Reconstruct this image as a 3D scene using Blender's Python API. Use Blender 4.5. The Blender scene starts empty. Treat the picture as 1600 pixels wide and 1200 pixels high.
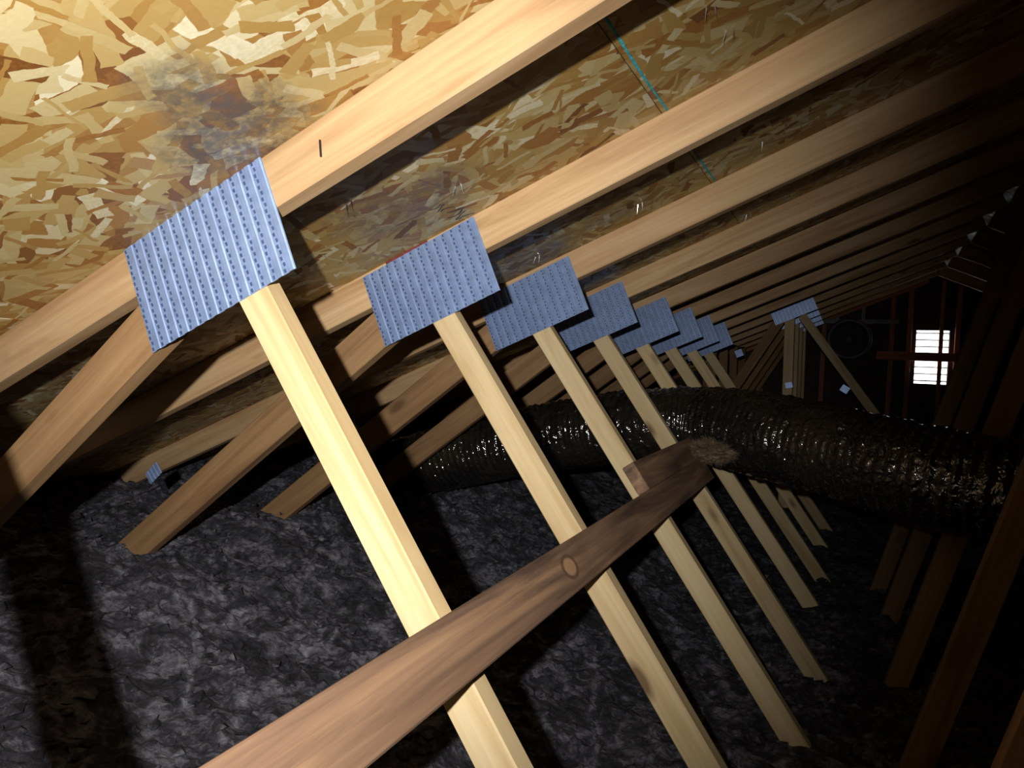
import bpy, bmesh, math, random
from mathutils import Vector, Matrix, noise
random.seed(7)
C = bpy.context.scene.collection
scene = bpy.context.scene

# ------------------------------------------------------------------ camera
ZO = 1.35                                   # eye height above the attic floor deck
CAM = Vector((0, 0, ZO))
YAW, PITCH, ROLL, FPX = 0.43735, -0.03786, 0.03885, 1102.56
cy, sy, cp, sp, cr, sr = math.cos(YAW), math.sin(YAW), math.cos(PITCH), math.sin(PITCH), math.cos(ROLL), math.sin(ROLL)
FW = Vector((-sy*cp, cy*cp, sp)); r0 = Vector((cy, sy, 0)); u0 = r0.cross(FW)
RT = cr*r0 + sr*u0; UP = -sr*r0 + cr*u0
cam = bpy.data.cameras.new('camera'); camo = bpy.data.objects.new('camera', cam); C.objects.link(camo)
camo.matrix_world = Matrix(((RT.x, UP.x, -FW.x, CAM.x), (RT.y, UP.y, -FW.y, CAM.y), (RT.z, UP.z, -FW.z, CAM.z), (0, 0, 0, 1)))
cam.sensor_fit = 'HORIZONTAL'; cam.sensor_width = 36; cam.lens = FPX*36/1600; cam.clip_start = 0.02; cam.clip_end = 100
scene.camera = camo

# ------------------------------------------------------------------ daylight outside the vent
w = bpy.data.worlds.new('daylight'); scene.world = w; w.use_nodes = True
bg = w.node_tree.nodes['Background']; bg.inputs[0].default_value = (0.93, 0.97, 1, 1); bg.inputs[1].default_value = 5.0

# ------------------------------------------------------------------ hand torch held above and left of the lens
ld = bpy.data.lights.new('torch', 'SPOT'); lo = bpy.data.objects.new('torch', ld); C.objects.link(lo)
ld.energy = 165; ld.color = (1, 0.97, 0.92); ld.spot_size = math.radians(100); ld.spot_blend = 1.0; ld.shadow_soft_size = 0.012
lo.location = CAM + Vector((-0.026, -0.221, 0.096))
aim = FW*FPX + RT*(505-800) - UP*(560-600)
lo.rotation_euler = aim.to_track_quat('-Z', 'Y').to_euler()

vs = scene.view_settings
vs.view_transform = 'Standard'; vs.look = 'None'; vs.gamma = 1; vs.use_curve_mapping = False; vs.exposure = 0.0

# ------------------------------------------------------------------ material helpers
class NT:
    def __init__(s, name):
        s.m = bpy.data.materials.new(name); s.m.use_nodes = True
        s.t = s.m.node_tree; s.b = s.t.nodes['Principled BSDF']
    def n(s, typ, **kw):
        o = s.t.nodes.new(typ)
        for k, v in kw.items(): setattr(o, k, v)
        return o
    def put(s, sock, v):
        if isinstance(v, bpy.types.NodeSocket): s.t.links.new(v, sock)
        else: sock.default_value = v
    def math(s, op, a, b=None, c=None, clamp=False):
        o = s.n('ShaderNodeMath', operation=op, use_clamp=clamp); s.put(o.inputs[0], a)
        if b is not None: s.put(o.inputs[1], b)
        if c is not None: s.put(o.inputs[2], c)
        return o.outputs[0]
    def vmath(s, op, a, b=None):
        o = s.n('ShaderNodeVectorMath', operation=op); s.put(o.inputs[0], a)
        if b is not None: s.put(o.inputs[1], b)
        return o.outputs['Value'] if op in ('LENGTH', 'DOT_PRODUCT', 'DISTANCE') else o.outputs[0]
    def mix(s, f, a, b, typ='MIX'):
        o = s.n('ShaderNodeMix', data_type='RGBA', blend_type=typ); s.put(o.inputs[0], f); s.put(o.inputs[6], a); s.put(o.inputs[7], b)
        return o.outputs[2]
    def noise(s, vec, scale, detail=4, rough=0.55, dist=0):
        o = s.n('ShaderNodeTexNoise'); s.put(o.inputs['Vector'], vec); o.inputs['Scale'].default_value = scale
        o.inputs['Detail'].default_value = detail; o.inputs['Roughness'].default_value = rough; o.inputs['Distortion'].default_value = dist
        return o.outputs['Fac']
    def ramp(s, f, stops, interp='LINEAR'):
        o = s.n('ShaderNodeValToRGB'); e = o.color_ramp; e.interpolation = interp
        while len(e.elements) < len(stops): e.elements.new(0.5)
        for k, (p_, c_) in zip(e.elements, stops): k.position = p_; k.color = (*c_, 1) if len(c_) == 3 else c_
        s.put(o.inputs[0], f); return o.outputs[0]
    def step(s, f, lo_, hi):
        o = s.n('ShaderNodeMapRange'); s.put(o.inputs[0], f); o.inputs[1].default_value = lo_; o.inputs[2].default_value = hi
        return o.outputs[0]
    def bump(s, h, strength, dist):
        o = s.n('ShaderNodeBump'); s.put(o.inputs['Height'], h); o.inputs['Strength'].default_value = strength; o.inputs['Distance'].default_value = dist
        s.t.links.new(o.outputs[0], s.b.inputs['Normal'])

def wood(name, pale, mid, dark, knot=(0.12, 0.05, 0.02), rough=0.72, stain=0.25, knots=()):
    s = NT(name)
    co = s.n('ShaderNodeTexCoord').outputs['Object']; rnd = s.n('ShaderNodeObjectInfo').outputs['Random']
    off = s.n('ShaderNodeCombineXYZ')
    for i, k in enumerate((37.0, 11.0, 5.0)): s.put(off.inputs[i], s.math('MULTIPLY', rnd, k))
    v = s.vmath('ADD', co, off.outputs[0])
    st = s.vmath('MULTIPLY', v, (1.6, 22, 22))
    wob = s.noise(s.vmath('MULTIPLY', v, (3, 9, 9)), 1, 2)
    grain = s.noise(st, 1.0, 5, 0.6, 0.6)
    ring = s.n('ShaderNodeTexWave', wave_type='BANDS', bands_direction='Y', wave_profile='SAW')
    s.put(ring.inputs['Vector'], s.vmath('ADD', s.vmath('MULTIPLY', v, (0.25, 1, 1)), s.vmath('SCALE', (0.0, 0.0, 0.0))))
    ring.inputs['Scale'].default_value = 18; ring.inputs['Distortion'].default_value = 2.2; ring.inputs['Detail'].default_value = 2; ring.inputs['Detail Scale'].default_value = 0.7
    base = s.ramp(grain, [(0.33, dark), (0.5, mid), (0.67, pale)])
    base = s.mix(s.math('MULTIPLY', ring.outputs['Fac'], 0.22), base, (*dark, 1))
    pat = s.noise(s.vmath('MULTIPLY', v, (2.2, 6, 6)), 1, 3)
    base = s.mix(s.math('MULTIPLY', s.step(pat, 0.52, 0.75), stain), base, (*dark, 1))
    vor = s.n('ShaderNodeTexVoronoi'); s.put(vor.inputs['Vector'], s.vmath('MULTIPLY', v, (3.2, 8.5, 8.5))); vor.inputs['Scale'].default_value = 1
    d = s.math('ADD', vor.outputs['Distance'], s.math('MULTIPLY', wob, 0.06))
    sc = s.n('ShaderNodeSeparateColor'); s.put(sc.inputs[0], vor.outputs['Color'])
    sel = s.math('GREATER_THAN', sc.outputs[0], 0.62)
    kn = s.math('MULTIPLY', s.math('SUBTRACT', 1.0, s.step(d, 0.10, 0.20)), sel)
    base = s.mix(s.math('MULTIPLY', kn, 0.8), base, (*knot, 1))
    for (kx, ky, kr) in knots:      # single knots at known places on the board
        dk = s.math('ADD', s.math('DIVIDE', s.vmath('LENGTH', s.vmath('MULTIPLY', s.vmath('SUBTRACT', co, (kx, ky, 0)), (.7, 1, 0))), kr), s.math('MULTIPLY', s.math('SUBTRACT', wob, .5), .35))
        ringk = s.math('MULTIPLY', s.math('SUBTRACT', 1.0, s.step(s.math('ABSOLUTE', s.math('SUBTRACT', dk, 1.0)), .05, .28), clamp=True), .8)
        base = s.mix(s.math('SUBTRACT', 1.0, s.step(dk, .8, 1.1), clamp=True), base, (*pale, 1))
        base = s.mix(ringk, base, (*knot, 1))
    tint = s.math('ADD', 0.86, s.math('MULTIPLY', rnd, 0.24))
    tc = s.n('ShaderNodeCombineColor')
    for i in range(3): s.put(tc.inputs[i], tint)
    base = s.mix(1.0, base, tc.outputs[0], 'MULTIPLY')
    s.put(s.b.inputs['Base Color'], base); s.b.inputs['Roughness'].default_value = rough
    s.bump(s.math('ADD', grain, s.math('MULTIPLY', kn, -0.3)), 0.25, 0.002)
    return s.m

def osb(name):
    s = NT(name)
    co = s.n('ShaderNodeTexCoord').outputs['Object']; rnd = s.n('ShaderNodeObjectInfo').outputs['Random']
    off = s.n('ShaderNodeCombineXYZ'); s.put(off.inputs[0], s.math('MULTIPLY', rnd, 31.0)); s.put(off.inputs[1], s.math('MULTIPLY', rnd, 17.0))
    sx = s.n('ShaderNodeSeparateXYZ'); s.put(sx.inputs[0], s.vmath('ADD', co, off.outputs[0]))
    fl = s.n('ShaderNodeCombineXYZ'); s.put(fl.inputs[0], sx.outputs[0]); s.put(fl.inputs[1], sx.outputs[1])
    P = fl.outputs[0]
    wn = s.n('ShaderNodeTexNoise'); s.put(wn.inputs['Vector'], P); wn.inputs['Scale'].default_value = 26; wn.inputs['Detail'].default_value = 3
    P2 = s.vmath('ADD', P, s.vmath('MULTIPLY', s.vmath('SUBTRACT', wn.outputs['Color'], (0.5, 0.5, 0.5)), (0.016, 0.016, 0)))
    pal = [(p_, tuple(c*f for c, f in zip(c_, (.78, .77, .74)))) for p_, c_ in [(0.0, (0.20, 0.075, 0.018)), (0.10, (0.36, 0.16, 0.035)), (0.28, (0.43, 0.26, 0.07)), (0.5, (0.50, 0.345, 0.12)), (0.75, (0.56, 0.43, 0.19)), (0.92, (0.66, 0.56, 0.32)), (1.0, (0.84, 0.78, 0.58))]]
    v0 = s.n('ShaderNodeTexVoronoi'); s.put(v0.inputs['Vector'], s.vmath('MULTIPLY', P2, (10, 24, 1))); v0.inputs['Scale'].default_value = 1
    c0 = s.n('ShaderNodeSeparateColor'); s.put(c0.inputs[0], v0.outputs['Color'])
    col = s.ramp(c0.outputs[2], pal); hgt = c0.outputs[1]; rgh = c0.outputs[0]
    for i, (scl, L, W) in enumerate([(6, .50, .20), (8, .55, .15), (7, .52, .12), (9.5, .55, .17), (7.5, .5, .09), (11, .5, .13), (9, .48, .07), (14, .5, .12), (11, .5, .055)]):
        vo = s.n('ShaderNodeTexVoronoi', voronoi_dimensions='2D'); q = s.vmath('ADD', s.vmath('SCALE', P2), (3.7*i+1.3, 5.1*i+.7, 0))
        q.node.inputs[0].links[0].from_node.inputs['Scale'].default_value = scl
        s.put(vo.inputs['Vector'], q); vo.inputs['Scale'].default_value = 1; vo.inputs['Randomness'].default_value = 0.75
        sc = s.n('ShaderNodeSeparateColor'); s.put(sc.inputs[0], vo.outputs['Color'])
        dv = s.vmath('SUBTRACT', q, vo.outputs['Position'])
        sd = s.n('ShaderNodeSeparateXYZ'); s.put(sd.inputs[0], dv)
        ang = s.math('MULTIPLY', s.math('SUBTRACT', sc.outputs[0], 0.5), 3.1 if i % 3 else 1.1)
        ca, sa = s.math('COSINE', ang), s.math('SINE', ang)
        # strands mostly follow the long side of the sheet
        a = s.math('ADD', s.math('MULTIPLY', sd.outputs[0], ca), s.math('MULTIPLY', sd.outputs[1], sa))
        b = s.math('SUBTRACT', s.math('MULTIPLY', sd.outputs[1], ca), s.math('MULTIPLY', sd.outputs[0], sa))
        wid = s.math('MULTIPLY', s.math('ADD', sc.outputs[1], 0.45), W)
        m = s.math('MULTIPLY', s.math('LESS_THAN', s.math('ABSOLUTE', a), L*.9), s.math('LESS_THAN', s.math('ABSOLUTE', b), wid))
        gr = s.noise(s.vmath('ADD', dv, (i*3.0, 0, 0)), 14, 2)
        fc = s.ramp(s.math('ADD', sc.outputs[2], s.math('MULTIPLY', s.math('SUBTRACT', gr, .5), .16)), pal)
        col = s.mix(m, col, fc)
        mh = s.n('ShaderNodeMix', data_type='FLOAT'); s.put(mh.inputs[0], m); s.put(mh.inputs[2], hgt); s.put(mh.inputs[3], s.math('ADD', sc.outputs[1], 0.12*i)); hgt = mh.outputs[0]
        mr = s.n('ShaderNodeMix', data_type='FLOAT'); s.put(mr.inputs[0], m); s.put(mr.inputs[2], rgh); s.put(mr.inputs[3], sc.outputs[0]); rgh = mr.outputs[0]
    # grey mildew stains with their own outlines
    pos = s.n('ShaderNodeNewGeometry').outputs['Position']
    nz = s.noise(pos, 9, 6, 0.7); nf = s.noise(pos, 60, 4, 0.7)
    for (x, y, z, r_, k) in [(-.83, .785, .32+ZO, .12, .85), (-.80, .66, .34+ZO, .07, .7), (-.86, 1.27, .31+ZO, .17, .55), (-.99, .98, .27+ZO, .18, .45), (-.93, 1.98, .30+ZO, .26, .6), (-.62, 1.95, .42+ZO, .12, .35), (-.95, 2.6, .30+ZO, .3, .5), (-1.9, 1.3, -.1+ZO, .5, .5), (-2.2, 2.3, -.2+ZO, .6, .5)]:
        dd = s.math('ADD', s.math('DIVIDE', s.vmath('DISTANCE', pos, (x, y, z)), r_), s.math('MULTIPLY', s.math('SUBTRACT', nz, .5), 2.2))
        mk = s.math('MULTIPLY', s.math('SUBTRACT', 1.0, s.step(dd, .45, 1.1), clamp=True), s.step(nf, .25, .55))
        col = s.mix(s.math('MULTIPLY', mk, k), col, (0.085, 0.072, 0.062, 1))
    s.put(s.b.inputs['Base Color'], col)
    s.put(s.b.inputs['Roughness'], s.math('ADD', 0.38, s.math('MULTIPLY', rgh, 0.4)))
    s.bump(s.math('ADD', hgt, s.math('MULTIPLY', nf, .4)), 0.5, 0.0016)
    return s.m

def simple(name, col, rough=.5, metal=0.0, nscale=0, namt=.3, bump=0, bscale=60):
    s = NT(name); co = s.n('ShaderNodeTexCoord').outputs['Object']
    if nscale:
        f = s.noise(co, nscale, 4); lo_ = tuple(c*(1-namt) for c in col); hi = tuple(min(1, c*(1+namt)) for c in col)
        s.put(s.b.inputs['Base Color'], s.ramp(f, [(.3, lo_), (.7, hi)]))
    else: s.b.inputs['Base Color'].default_value = (*col, 1)
    s.b.inputs['Roughness'].default_value = rough; s.b.inputs['Metallic'].default_value = metal
    if bump: s.bump(s.noise(co, bscale, 4), bump, .004)
    return s.m

M = {}
M['chord'] = wood('chord_pine', (0.66, 0.46, 0.255), (0.57, 0.37, 0.19), (0.40, 0.23, 0.105))
M['web'] = wood('web_pine', (0.86, 0.70, 0.42), (0.78, 0.60, 0.33), (0.62, 0.43, 0.21), stain=.15)
M['brown'] = wood('brown_pine', (0.40, 0.245, 0.115), (0.33, 0.19, 0.085), (0.22, 0.115, 0.05))
M['brace'] = wood('weathered_brace', (0.50, 0.30, 0.165), (0.30, 0.175, 0.105), (0.10, 0.058, 0.04), knot=(.12, .055, .03), stain=.7, knots=[(1.50, -.001, .021)])
M['osb'] = osb('strand_board')
M['plate'] = simple('galvanised_plate', (0.33, 0.46, 0.78), .34, .5, 30, .15)
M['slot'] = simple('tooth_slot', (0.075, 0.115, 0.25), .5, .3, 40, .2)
M['steel'] = simple('bright_steel', (0.75, 0.77, 0.8), .25, 1.0, 50, .1)
M['nail'] = simple('dark_nail', (0.05, 0.04, 0.04), .5, .6, 50, .2)
M['seal'] = simple('light_seal_black', (0.02, 0.02, 0.02), .9, 0, 20, .3)
M['gable'] = simple('gable_board', (0.06, 0.05, 0.045), .85, 0, 12, .3, .4, 40)
M['stud'] = wood('red_stud', (0.62, 0.27, 0.16), (0.52, 0.20, 0.11), (0.34, 0.12, 0.065))
M['deck'] = simple('ceiling_deck', (0.12, 0.12, 0.12), .9, 0, 8, .2)
M['fan'] = simple('fan_black', (0.09, 0.095, 0.105), .45, .2, 20, .25)
M['chalk'] = simple('blue_chalk', (0.03, 0.42, 0.50), .9, 0, 180, .5)
M['ink'] = simple('stamp_ink', (0.05, 0.05, 0.08), .9, 0, 90, .4)
M['redpaint'] = simple('red_paint', (0.20, 0.035, 0.035), .8, 0, 60, .4)
M['slat'] = simple('vent_slat', (0.35, 0.33, 0.32), .6, 0, 30, .2)

def insul(name):
    s = NT(name); co = s.n('ShaderNodeTexCoord').outputs['Object']
    a = s.noise(co, 11, 5, .6, 1.2); b = s.noise(co, 55, 4, .7, .5)
    f = s.math('ADD', s.math('MULTIPLY', a, .65), s.math('MULTIPLY', b, .35))
    s.put(s.b.inputs['Base Color'], s.ramp(f, [(.38, (.012, .012, .015)), (.49, (.040, .040, .050)), (.58, (.14, .14, .165)), (.70, (.30, .30, .34))]))
    s.b.inputs['Roughness'].default_value = .95
    s.bump(f, .9, .02); return s.m
M['insulation'] = insul('blown_insulation')

def ductmat(name):
    s = NT(name); co = s.n('ShaderNodeTexCoord').outputs['Object']
    a = s.noise(co, 24, 2, .5, .6); b = s.noise(co, 55, 1, .5, .3); dust = s.noise(co, 5, 5, .7)
    s.put(s.b.inputs['Base Color'], s.ramp(dust, [(.40, (.010, .010, .012)), (.70, (.034, .028, .017))]))
    s.put(s.b.inputs['Roughness'], s.ramp(dust, [(.4, (.09,)*3), (.75, (.20,)*3)]))
    s.b.inputs['Specular IOR Level'].default_value = .7
    s.b.inputs['IOR'].default_value = 2.0
    s.bump(s.math('ADD', a, s.math('MULTIPLY', b, .35)), 1.0, .014); return s.m
M['duct'] = ductmat('black_duct_jacket')
M['fuzz'] = simple('dusty_fibre', (0.19, 0.135, 0.08), .95, 0, 40, .5)

# ------------------------------------------------------------------ object helpers
def tag(o, label=None, cat=None, group=None, kind=None):
    if label: o['label'] = label
    if cat: o['category'] = cat
    if group: o['group'] = group
    if kind: o['kind'] = kind
    return o
def empty(name, loc):
    o = bpy.data.objects.new(name, None); C.objects.link(o); o.location = loc; o.empty_display_size = .1
    return o
def wpos(parent):
    p_ = Vector((0, 0, 0))
    while parent is not None: p_ += parent.location; parent = parent.parent
    return p_
def link(name, me, mat, parent=None, mw=None):
    o = bpy.data.objects.new(name, me); C.objects.link(o)
    if mat is not None and not me.materials: me.materials.append(mat)
    mw = mw or Matrix()
    if parent is not None:
        o.parent = parent; pm = Matrix.Identity(4); q = parent
        chain = []
        while q is not None: chain.append(q); q = q.parent
        for q in reversed(chain): pm = pm @ q.matrix_basis
        mw = pm.inverted() @ mw
    o.matrix_basis = mw
    return o
MESH = {}
def boxmesh(L, W, T, bev=.0025):
    """box from 0..L in x, centred in y and z, with eased edges"""
    key = (round(L, 4), round(W, 4), round(T, 4), bev)
    me = bpy.data.meshes.new('board'); bm = bmesh.new()
    bmesh.ops.create_cube(bm, size=1)
    for v in bm.verts: v.co = Vector(((v.co.x+.5)*L, v.co.y*W, v.co.z*T))
    if bev: bmesh.ops.bevel(bm, geom=list(bm.edges), offset=bev, segments=1, affect='EDGES')
    bm.to_mesh(me); bm.free(); return me
def board(name, a, b, up, W, T, mat, parent=None, bev=.0025):
    """timber from a to b; W is measured along 'up', T across"""
    a = Vector(a); b = Vector(b); x = (b-a).normalized(); y = Vector(up); y = (y - x*y.dot(x)).normalized(); z = x.cross(y)
    mw = Matrix(((x.x, y.x, z.x, a.x), (x.y, y.y, z.y, a.y), (x.z, y.z, z.z, a.z), (0, 0, 0, 1)))
    return link(name, boxmesh((b-a).length, W, T, bev), mat, parent, mw)
def frompy(name, vs_, fs, mat, parent=None, mw=None, smooth=False):
    me = bpy.data.meshes.new(name); me.from_pydata([tuple(v) for v in vs_], [], fs)
    if smooth: me.polygons.foreach_set('use_smooth', [True]*len(me.polygons))
    me.update(); return link(name, me, mat, parent, mw)

# ------------------------------------------------------------------ layout (metres; X to the ridge, Y along the attic)
S = 0.61; D0 = 0.8647; TAN = 0.4313; ZC = 0.5839; H = 0.0961; XR = 0.75
Yk = lambda k: D0 + k*S
TH = math.atan(TAN); SL = Vector((math.cos(TH), 0, math.sin(TH))); NUP = Vector((-math.sin(TH), 0, math.cos(TH)))
def zroof(x): return ZC + H + TAN*(x if x < XR else 2*XR-x) + ZO      # underside of the sheathing
YN, YF = -1.3, 8.15; XL, XRR = -4.3, 5.8

# ------------------------------------------------------------------ shell
floor = frompy('floor', [(XL, YN, -.02), (XRR, YN, -.02), (XRR, YF, -.02), (XL, YF, -.02), (XL, YN, 0), (XRR, YN, 0), (XRR, YF, 0), (XL, YF, 0)],
               [(3, 2, 1, 0), (4, 5, 6, 7), (0, 1, 5, 4), (1, 2, 6, 5), (2, 3, 7, 6), (3, 0, 4, 7)], M['deck']); tag(floor, kind='structure')

def slope(name, side):
    root = empty(name, (XR, 0, zroof(XR))); tag(root, kind='structure')
    sl = Vector((SL.x*-1*side, 0, -SL.z)); nu = Vector((0, 0, 1)); nu = (nu - sl*nu.dot(sl)).normalized()
    ridge = Vector((XR, 0, zroof(XR)))
    n = 0
    for row in range(5):
        d0_, d1 = row*1.22, row*1.22+1.2185
        y = YN - (1.22 if row % 2 else 0) + .01
        ys = []
        yy = Yk(-4)+.019 - (1.22 if row % 2 else 0)
        while yy < YF: ys.append((max(yy, YN), min(yy+2.4385, YF))); yy += 2.44
        for (ya, yb) in ys:
            if yb-ya < .05: continue
            a = ridge + sl*d0_ + Vector((0, ya, 0)) + nu*.0057; b = ridge + sl*d1 + Vector((0, ya, 0)) + nu*.0057
            x = sl; yv = Vector((0, 1, 0)); z = x.cross(yv)
            me = boxmesh(d1-d0_, yb-ya, .0112, .0006)
            c = a + Vector((0, (yb-ya)/2, 0))
            link('panel', me, M['osb'], root, Matrix(((x.x, yv.x, z.x, c.x), (x.y, yv.y, z.y, c.y), (x.z, yv.z, z.z, c.z), (0, 0, 0, 1))))
    a = ridge + nu*.0165 + Vector((0, (YN+YF)/2, 0)) - sl*.02
    x = sl; yv = Vector((0, 1, 0)); z = x.cross(yv)
    link('light_seal', boxmesh(6.2, YF-YN+.3, .009, 0), M['seal'], root, Matrix(((x.x, yv.x, z.x, a.x), (x.y, yv.y, z.y, a.y), (x.z, yv.z, z.z, a.z), (0, 0, 0, 1))))  # unseen black layer added to stop daylight leaking through the panel gaps
    return root
ceil_l = slope('ceiling', 1); ceil_r = slope('ceiling', -1)

def gable(name, y, t, opening, mat):
    root = empty(name, (XR, y, 0)); tag(root, kind='structure')
    xs = [XL, XRR]
    def poly(pts):
        v = [(x, y, z) for x, z in pts] + [(x, y+t, z) for x, z in pts]; n = len(pts)
        f = [tuple(range(n)), tuple(range(2*n-1, n-1, -1))] + [(i, i+n, (i+1) % n+n, (i+1) % n) for i in range(n)]
        frompy('panel', v, f, mat, root)
    zr = lambda x: zroof(x)+.006
    if opening:
        x0, x1, z0, z1 = opening
        poly([(XL, 0), (x0, 0), (x0, zr(x0)), (XL, max(zr(XL), .01))]); poly([(x1, 0), (XRR, 0), (XRR, max(zr(XRR), .01)), (x1, zr(x1))])
        poly([(x0, 0), (x1, 0), (x1, z0), (x0, z0)])
        poly([(x0, z1), (x1, z1), (x1, zr(x1)), (XR, zr(XR)), (x0, zr(x0))])
    else: poly([(XL, 0), (XRR, 0), (XRR, max(zr(XRR), .01)), (XR, zr(XR)), (XL, max(zr(XL), .01))])
    return root
OP = (.645, .94, ZO-.11, ZO+.435)
gf = gable('wall_far', YF, .02, OP, M['gable']); gn = gable('wall_near', YN-.02, .02, None, M['gable'])
for x in (-1.4, -.8, -.2, .43, .585, 1.0, 1.6):
    board('stud', (x, YF-.021, .02), (x, YF-.021, zroof(x)-.02), (1, 0, 0), .045, .038, M['stud'], gf)
board('stud', (.865, YF-.021, ZO-.9), (.86, YF-.021, zroof(.865)-.03), (1, 0, 0), .036, .038, M['stud'], gf)
board('crossbar', (.30, YF-.062, ZO+.165), (1.05, YF-.062, ZO+.165), (0, 0, 1), .085, .038, M['stud'], gf)
board('rake_board', (-2.2, YF-.03, zroof(-2.2)-.055), (XR-.03, YF-.03, zroof(XR-.03)-.055), (0, 0, 1), .089, .038, M['stud'], gf)
vent = empty('window_1', ((OP[0]+OP[1])/2, YF, OP[2])); tag(vent, 'white daylight louvred gable vent high in the far end wall', kind='structure')
for (a, b) in (((OP[0], YF+.03, OP[2]), (OP[0], YF+.03, OP[3])), ((OP[1], YF+.03, OP[2]), (OP[1], YF+.03, OP[3]))):
    board('frame', a, b, (1, 0, 0), .012, .05, M['slat'], vent)
for z in (OP[2], OP[3]): board('frame', (OP[0], YF+.03, z), (OP[1], YF+.03, z), (0, 0, 1), .012, .05, M['slat'], vent)
nsl = 8
for i in range(nsl):
    z = OP[2] + (i+.5)*(OP[3]-OP[2])/nsl
    board('slat', (OP[0], YF+.035, z), (OP[1], YF+.035, z), (0, .95, -.3), .04, .007, M['slat'], vent, 0)

# ------------------------------------------------------------------ marks and fasteners on the sheathing
def roofpt(x, y, dz=0): return Vector((x, y, zroof(x)-dz))
rib = []; fcs = []
for i in range(60):
    y = .88 + i*1.2/59; x = -.358 + .0012*math.sin(i*.23); hw = .0016 + .0009*random.random()
    for sgn in (-1, 1):
        xx = x + sgn*hw; rib.append(roofpt(xx, y, .0008))
for i in range(59): fcs.append((2*i, 2*i+1, 2*i+3, 2*i+2))
o = frompy('chalk_line', rib, fcs, M['chalk'], ceil_l)
sm = bpy.data.modifiers if False else None
def prong(bm, p0, p1, r):
    ax = (p1-p0).normalized(); u = ax.orthogonal().normalized(); v = ax.cross(u)
    a = [bm.verts.new(p0 + (u*math.cos(t)+v*math.sin(t))*r) for t in (0, 2.09, 4.19)]; b = bm.verts.new(p1)
    for i in range(3): bm.faces.new((a[i], a[(i+1) % 3], b))
for (x, y) in [(-.225, 1.184), (-.214, 1.951), (-.541, 1.962), (-.857, 1.981), (-.204, 2.605), (-.576, 2.699), (-.896, 1.127), (-.21, 1.292), (-.33, 2.62), (-.12, 1.93), (-1.1, 1.98), (-1.35, 1.2), (-.75, 1.3)]:
    bm = bmesh.new()
    for k in (-1, 1):
        p0 = roofpt(x+k*.006, y); prong(bm, p0, p0 + Vector((.004*k+random.uniform(-.004, .004), random.uniform(-.006, .006), -.02-random.random()*.008)), .0016)
    me = bpy.data.meshes.new('staple'); bm.to_mesh(me); bm.free(); link('staple', me, M['steel'], ceil_l)
# blurred ink stamp: two rows of unreadable strokes
bm = bmesh.new()
for (x0, y0, n, L) in ((-.828, 1.335, 5, .028), (-.826, 1.42, 6, .036)):
    for i in range(n):
        yb = y0 + i*.021; xb = x0 + .004*i
        pts = [(xb + L*(t-.5) , yb + .010*math.sin(t*3.0 + i*1.9)) for t in (0, .33, .66, 1)]
        for (p_, q_) in zip(pts, pts[1:]):
            wv = .0022
            bm.faces.new([bm.verts.new(roofpt(p_[0], p_[1]-wv, .0009)), bm.verts.new(roofpt(p_[0], p_[1]+wv, .0009)), bm.verts.new(roofpt(q_[0], q_[1]+wv, .0009)), bm.verts.new(roofpt(q_[0], q_[1]-wv, .0009))])
me = bpy.data.meshes.new('ink_stamp'); bm.to_mesh(me); bm.free(); link('ink_stamp', me, M['ink'], ceil_l)

# ------------------------------------------------------------------ toothed connector plates
PL = {}
def plate_mesh(Wd, Ht, pitch=.0255):
    key = (Wd, Ht)
    if key in PL: return PL[key]
    n = max(4, round(Wd/pitch)); vs_, fs = [], []
    cols = []
    for i in range(n):
        x0 = -Wd/2 + i*Wd/n; w_ = Wd/n
        cols += [(x0, 0), (x0+w_*.42, .0), (x0+w_*.5, .0016), (x0+w_*.86, .0016), (x0+w_*.94, 0)]
    cols.append((Wd/2, 0))
    t = .0012
    for (x, y) in cols:
        vs_ += [(x, -Ht/2, y), (x, Ht/2, y), (x, -Ht/2, y+t), (x, Ht/2, y+t)]
    for i in range(len(cols)-1):
        a, b = 4*i, 4*i+4
        fs += [(a+2, b+2, b+3, a+3), (a, a+1, b+1, b), (a, b, b+2, a+2), (a+1, a+3, b+3, b+1)]
    fs += [(0, 2, 3, 1), (4*len(cols)-4, 4*len(cols)-3, 4*len(cols)-1, 4*len(cols)-2)]
    me = bpy.data.meshes.new('connector_plate'); me.from_pydata(vs_, [], fs); me.update(); me.materials.append(M['plate'])
    sv, sf = [], []
    rows = max(5, round(Ht/.0105))
    for i in range(n):
        for j in range(rows):
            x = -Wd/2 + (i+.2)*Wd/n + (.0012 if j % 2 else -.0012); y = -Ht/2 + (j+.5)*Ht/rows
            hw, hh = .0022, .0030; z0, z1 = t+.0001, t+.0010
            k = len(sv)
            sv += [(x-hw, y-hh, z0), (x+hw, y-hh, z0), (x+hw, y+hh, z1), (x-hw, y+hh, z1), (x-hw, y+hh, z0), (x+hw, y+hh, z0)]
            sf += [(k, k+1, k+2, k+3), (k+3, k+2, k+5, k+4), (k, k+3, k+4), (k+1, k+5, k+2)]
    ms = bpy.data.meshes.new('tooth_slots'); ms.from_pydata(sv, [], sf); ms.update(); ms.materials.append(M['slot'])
    PL[key] = (me, ms); return PL[key]
def plate(parent, x, z, y, ang, Wd, Ht, slots=True):
    me, ms = plate_mesh(Wd, Ht)
    ca, sa = math.cos(ang), math.sin(ang)
    mw = Matrix(((ca, -sa, 0, x), (0, 0, -1, y), (sa, ca, 0, z+ZO), (0, 0, 0, 1)))
    o = link('connector_plate', me, None, parent, mw); o['label'] = 'blue-grey galvanised toothed plate'
    if slots: s_ = link('tooth_slots', ms, None, o, mw); s_['kind'] = 'stuff'
    return o

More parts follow.
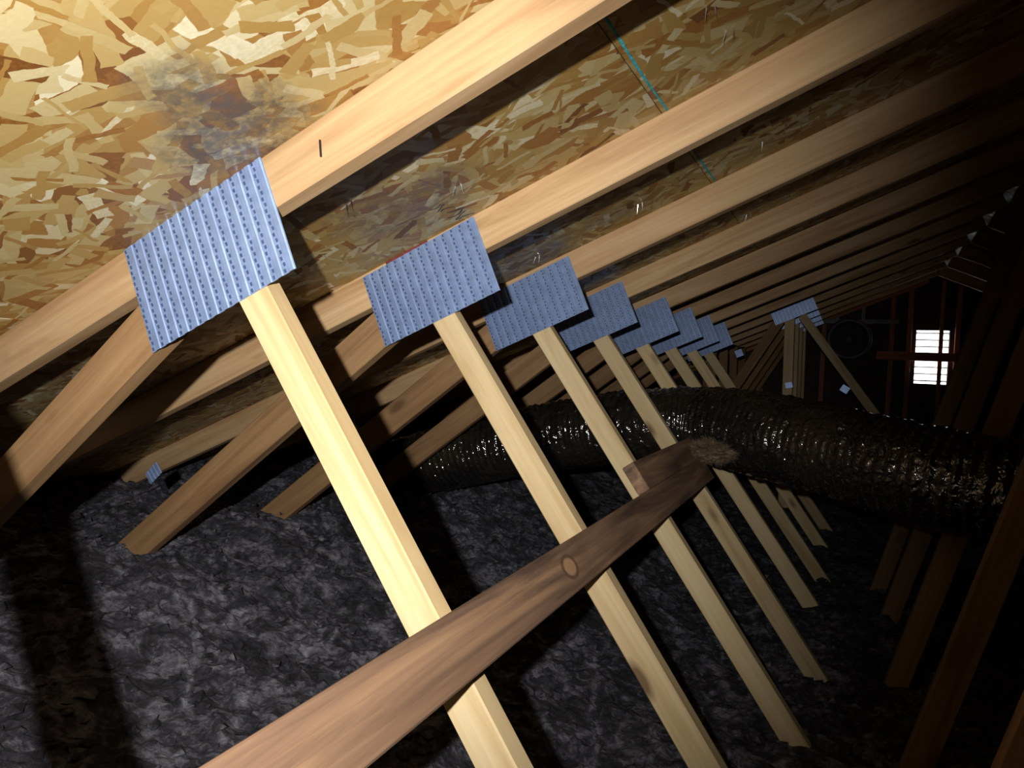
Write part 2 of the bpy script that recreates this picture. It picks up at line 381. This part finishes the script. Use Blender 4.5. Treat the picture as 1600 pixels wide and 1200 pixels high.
# ------------------------------------------------------------------ roof trusses
T = .038; WW = .064; MW = -.7185
wd = Vector((-MW, 0, -1)).normalized()            # pale web runs down towards the ridge side
wn = Vector((wd.z*-1, 0, wd.x))                   # towards the camera side of the web edge (right / up)
ORD = ['nearest', 'second', 'third', 'fourth', 'fifth', 'sixth', 'seventh', 'eighth']
PLC = {0: (-.988, .146, .353, .200), 1: (-.925, .171, .346, .190), 2: (-.916, .171, .344, .182), 3: (-.917, .168, .330, .175), 4: (-.885, .165, .330, .175), 5: (-.885, .165, .330, .175), 6: (-.89, .165, .33, .175), 7: (-.89, .165, .33, .175), -1: (-.95, .16, .35, .19)}
def truss(k, label, far=False):
    y = Yk(k) + T/2
    root = empty('roof_truss', (XR, y, 0)); tag(root, label, 'truss', 'roof trusses standing in a row down the attic')
    up = (0, 0, 1)
    ctr = lambda x: Vector((x, y, ZC + H/2 + TAN*x + ZO))
    x0, x1 = -4.0, XR-.018
    board('top_chord', ctr(x0), ctr(x1), NUP, .0885, T, M['chord'], root)
    board('top_chord', (2*XR-x0, y, ctr(x0).z), (2*XR-x1, y, ctr(x1).z), (math.sin(TH), 0, math.cos(TH)), .0885, T, M['chord'], root)
    if not far:
        cx, cz, pw, ph = PLC[k]
        plate(root, cx, cz, Yk(k)-.0002, TH+.012, pw, ph)
        # pale web: its left front edge is X = -.8557 - .7185 z
        def wl(z): return Vector((-.8557 + MW*z, y, z+ZO)) + wn*(WW/2)
        ztop = .20 + (.012 if k else 0)
        board('web', wl(.18), wl(-1.28), wn, WW, T, M['web'], root)
        # brown web down to the eave: upper edge through (-1.18,.04) and (-2.09,-.685)
        d = Vector((-.78, 0, -.60)).normalized(); nn = Vector((d.z, 0, -d.x)); nn = nn if nn.z > 0 else -nn
        a = Vector((-1.02, y, (.170 if k == 0 else .152)+ZO)) - nn*.047
        board('web', a, a + d*1.62, nn, .092, T, M['brown'], root)
        if k <= 5:
            e = Vector((.27, 0, 1)).normalized(); en = Vector((e.z, 0, -e.x))
            q = Vector((.468+.27*-1.25, y, -1.25+ZO)) + en*.036
            board('web', q, q + e*2.16, en, .07, T, M['brown'], root)
    else:
        plate(root, -.36, .437, Yk(k)-.0002, TH+.01, .318, .112)
        board('web', (-.45, y, .37+ZO), (-.45-.58*1.1, y, -.73+ZO), (1, 0, -.58), .075, T, M['brown'], root)
        board('web', (-.385, y, .40+ZO), (-.36, y, -1.2+ZO), (1, 0, 0), .07, T, M['web'], root)
        if k == 8:
            board('web', (-.30, y, .40+ZO), (-.30+.74*1.6, y, -1.2+ZO), (1, 0, .74), .062, T, M['web'], root)
            plate(root, -.365, -.13, Yk(k)-.0002, .2, .05, .042, False); plate(root, .02, -.14, Yk(k)-.0002, -.55, .055, .05, False)
            plate(root, -.74, .10, Yk(k)-.0002, TH, .055, .055, False)
        board('web', (-.95, y, .20+ZO), (-.93, y, -1.0+ZO), (1, 0, 0), .07, T, M['brown'], root)
    return root
LB = {-1: 'pine roof truss beside the camera, just outside the left edge of view',
      0: 'nearest pine roof truss, with the largest blue-grey plate and the brightest pale web',
      1: 'second pine roof truss from the camera, its plate just right of the largest one',
      2: 'third pine roof truss from the camera, pale web where the short brace starts',
      3: 'fourth pine roof truss, its pale web the last to pass before the black duct',
      4: 'fifth pine roof truss, its pale web the first to pass behind the black duct',
      5: 'sixth pine roof truss from the camera, faint pale web reappearing below the black duct',
      6: 'seventh pine roof truss from the camera, small overlapped plate above the black duct',
      7: 'eighth pine roof truss from the camera, last with its plate in the left row',
      8: 'far roof truss with bright cyan-blue plate and yellowish web leaning right above the duct',
      9: 'roof truss directly behind the far one with the bright cyan-blue plate',
      10: 'second roof truss behind the far one with the bright cyan-blue plate',
      11: 'last dim roof truss before the gable end wall'}
TR = {}
for k in range(-1, 12): TR[k] = truss(k, LB[k], far=k >= 8)
# small heel plate caught by the torch at the eave
plate(TR[1], -1.93, -.405, Yk(1)+T+.002, TH+.3, .065, .04, False)
# nail on the nearest chord, red paint along the top edge beside the plates
board('nail', (-.745, Yk(0)-.002, .322+ZO), (-.742, Yk(0)-.002, .296+ZO), (0, 1, 0), .003, .002, M['nail'], TR[0], 0)
for k, x0, x1 in ((0, -1.02, -.93), (1, -1.05, -.93)):
    z = lambda x: ZC + H + TAN*x - .008 + ZO
    board('paint_mark', (x0, Yk(k)-.0006, z(x0)), (x1, Yk(k)-.0006, z(x1)), NUP, .014, .001, M['redpaint'], TR[k], 0)

# ------------------------------------------------------------------ lateral braces nailed along the web edges
def brace(label, s0, y0, y1, mat):
    # s0: distance of the brace's upper edge down the web from z = 0 on the web's right edge
    e0 = Vector((-.8557, 0, ZO)) + wn*WW            # right edge of web at z ~ 0
    c = e0 + wd*(s0 + .0445) + wn*.019
    o = board('lateral_brace', (c.x, y0, c.z), (c.x, y1, c.z), wd, .089, .038, mat)
    tag(o, label, 'board', 'braces nailed along the pale webs'); return o
e0 = Vector((-.8557, 0, 0)) + wn*WW
s_top = (Vector((-.474, 0, -.356)) - wn*.038 - e0).dot(wd)
brace('long weathered brown brace board crossing in front of the pale webs', s_top, -.25, 2.765, M['brace'])
brace('short grey-brown brace board lapped above the long one, its end under dusty fibre', s_top-.0895, 1.955, 2.76, M['brace'])

# ------------------------------------------------------------------ flexible duct
def catmull(P, n):
    out = []
    for i in range(len(P)-1):
        p0 = P[max(i-1, 0)]; p1 = P[i]; p2 = P[i+1]; p3 = P[min(i+2, len(P)-1)]
        for j in range(n):
            t = j/n; out.append(.5*((2*p1) + (p2-p0)*t + (2*p0-5*p1+4*p2-p3)*t*t + (3*p1-p0-3*p2+p3)*t**3))
    out.append(P[-1]); return out
ctl = [Vector(v) for v in [(-2.75, 3.02, -.86), (-2.2, 3.02, -.66), (-1.63, 3.02, -.47), (-1.07, 3.02, -.33), (-.76, 2.97, -.27), (-.495, 2.95, -.248), (-.125, 2.76, -.270), (.165, 2.56, -.305), (.34, 2.475, -.325), (.52, 2.44, -.34), (1.0, 2.42, -.39), (1.7, 2.42, -.55), (2.4, 2.42, -.85)]]
path = catmull(ctl, 60)
# resample at even steps
pts = [path[0]]; acc = 0; step = .0065
for a, b in zip(path, path[1:]):
    seg = (b-a).length; d = step-acc
    while d <= seg: pts.append(a + (b-a)*(d/seg)); d += step
    acc = seg-(d-step)
NS = 56; vs_, fs = [], []
for i, p_ in enumerate(pts):
    t = (pts[min(i+1, len(pts)-1)] - pts[max(i-1, 0)]).normalized(); side = t.cross(Vector((0, 0, 1))).normalized(); u = side.cross(t)
    s_ = i*step
    for j in range(NS):
        a = 2*math.pi*j/NS
        ph = s_/.030 + a/(2*math.pi)
        rib_ = abs(math.sin(math.pi*ph))
        n1 = noise.noise(Vector((s_*22, math.cos(a)*3.2, math.sin(a)*3.2))); n2 = noise.noise(Vector((s_*60+9, math.cos(a)*8, math.sin(a)*8)))
        r = .166 - .0065*rib_ + .0065*n1 + .0030*n2
        r *= 1 + .05*noise.noise(Vector((s_*2.1, 4, 0)))
        vs_.append(p_ + Vector((0, 0, ZO)) + (side*math.cos(a) + u*math.sin(a)*.97)*r)
for i in range(len(pts)-1):
    for j in range(NS):
        fs.append((i*NS+j, i*NS+(j+1) % NS, (i+1)*NS+(j+1) % NS, (i+1)*NS+j))
du = frompy('flexible_duct', vs_, fs, M['duct'], smooth=True); tag(du, 'glossy black ribbed flexible air duct crossing the attic', 'duct')

# dusty fibre tuft lying on the brace ends
bm = bmesh.new(); bmesh.ops.create_icosphere(bm, subdivisions=4, radius=1)
for v in bm.verts:
    n_ = v.co.normalized(); k = 1 + .35*noise.noise(n_*2.3) + .22*noise.noise(n_*7)
    v.co = Vector((n_.x*.085*k, n_.y*.12*k, n_.z*.038*k))
base = [v.co.copy() for v in bm.verts]
for i in range(2600):
    p_ = random.choice(base); d = (p_.normalized() + Vector((random.uniform(-1, 1), random.uniform(-1, 1), random.uniform(-.6, .8)))*.9).normalized()
    q_ = p_ + d*random.uniform(.008, .03); sd = d.orthogonal().normalized()*.0008
    bm.faces.new((bm.verts.new(p_-sd), bm.verts.new(p_+sd), bm.verts.new(q_)))
me = bpy.data.meshes.new('fibre_tuft'); bm.to_mesh(me); bm.free()
tf = link('fibre_tuft', me, M['fuzz'], None, Matrix.Translation((-.43, 2.73, -.325+ZO))); tag(tf, 'tuft of dusty brown fibre lying on the brace ends beside the duct', 'insulation')

# ------------------------------------------------------------------ round fan by the far gable
FX, FY, FZ = .04, YF-.22, .315+ZO
fan = empty('exhaust_fan', (FX, FY, FZ-.2)); tag(fan, 'dark round exhaust fan hung before the far gable wall', 'fan')
def lathe(name, prof, n, mat, parent, c, smooth=True):
    v, f = [], []
    for i in range(n):
        a = 2*math.pi*i/n
        for (r, y) in prof: v.append((c[0]+r*math.cos(a), c[1]+y, c[2]+r*math.sin(a)))
    m = len(prof)
    for i in range(n):
        for j in range(m-1): f.append((i*m+j, i*m+j+1, ((i+1) % n)*m+j+1, ((i+1) % n)*m+j))
    return frompy(name, v, f, mat, parent, None, smooth)
lathe('housing', [(.165, .10), (.165, -.06), (.172, -.075), (.205, -.075), (.21, -.065), (.18, -.05), (.18, .10), (.165, .10)], 40, M['fan'], fan, (FX, FY, FZ))
lathe('hub', [(.001, -.05), (.03, -.05), (.045, -.035), (.045, .04), (.001, .04)], 24, M['fan'], fan, (FX, FY, FZ))
for i in range(4):
    a = i*math.pi/2 + .4; v = []
    for (r, da, yy) in ((.04, -.25, -.02), (.155, -.35, -.03), (.16, .25, .03), (.04, .35, .02)):
        v.append((FX+r*math.cos(a+da), FY+yy, FZ+r*math.sin(a+da)))
    v += [(x, y+.004, z) for x, y, z in v]
    frompy('blade', v, [(0, 1, 2, 3), (7, 6, 5, 4), (0, 4, 5, 1), (1, 5, 6, 2), (2, 6, 7, 3), (3, 7, 4, 0)], M['fan'], fan)
for r in (.08, .125):
    lathe('guard_ring', [(r, -.068), (r+.004, -.072), (r, -.076), (r-.004, -.072), (r, -.068)], 32, M['fan'], fan, (FX, FY, FZ))
for x in (-.12, .12):
    board('bracket', (FX+x, FY+.05, FZ+.13), (FX+x, FY+.05, zroof(FX+x)-.1), (1, 0, 0), .03, .004, M['fan'], fan, 0)
board('mounting_bar', (FX-.24, FY+.18, FZ+.19), (FX+.45, FY+.18, FZ+.19), (0, 0, 1), .05, .03, M['fan'], fan)

# ------------------------------------------------------------------ loose insulation
def hbase(x):
    xm = x if x < XR else 2*XR-x
    def sm_(a, b, t): t = max(0, min(1, (t-a)/(b-a))); return t*t*(3-2*t)
    return -1.06 + .39*sm_(-.35, -2.1, xm) if False else -1.06 + .40*(1-sm_(-2.15, -.35, xm)) + .10*(1-sm_(-3.4, -2.1, xm))
def hz(x, y):
    v = Vector((x, y, 0))
    return hbase(x) + .05*noise.noise(v*1.7) + .030*noise.noise(v*6.5+Vector((3, 1, 0))) + .021*noise.noise(v*17) + .012*noise.noise(v*41) + ZO
xs = []; x = -3.25
while x < .95: xs.append(x); x += .017
while x < 4.8: xs.append(x); x += .06
ys = []; y = YN+.002
while y < .1: ys.append(y); y += .05
while y < 3.6: ys.append(y); y += .016
while y < YF-.09: ys.append(y); y += .04
nx = len(xs)
vs_ = [(x, y, min(hz(x, y), zroof(x)-.012)) for y in ys for x in xs]
fs = [(j*nx+i, j*nx+i+1, (j+1)*nx+i+1, (j+1)*nx+i) for j in range(len(ys)-1) for i in range(nx-1)]
oct_ = [(1, 0, 0), (0, 1, 0), (-1, 0, 0), (0, -1, 0), (0, 0, 1), (0, 0, -1)]
of = [(0, 1, 4), (1, 2, 4), (2, 3, 4), (3, 0, 4), (1, 0, 5), (2, 1, 5), (3, 2, 5), (0, 3, 5)]
for i in range(9000):
    x = random.uniform(-3.0, .8); y = random.uniform(.1, 4.2); r = random.uniform(.005, .017); z = hz(x, y)+r*.3
    k = len(vs_); rot = Matrix.Rotation(random.random()*6.3, 3, Vector((random.uniform(-1, 1), random.uniform(-1, 1), 1)).normalized())
    for o_ in oct_:
        q_ = rot @ (Vector(o_)*r*random.uniform(.5, 1.5)); vs_.append((x+q_.x*1.4, y+q_.y*1.4, z+q_.z*.8))
    fs += [tuple(k+a for a in t) for t in of]
ins = frompy('loose_insulation', vs_, fs, M['insulation']); tag(ins, 'loose dark grey blown insulation heaped over the attic floor', 'insulation', kind='stuff')
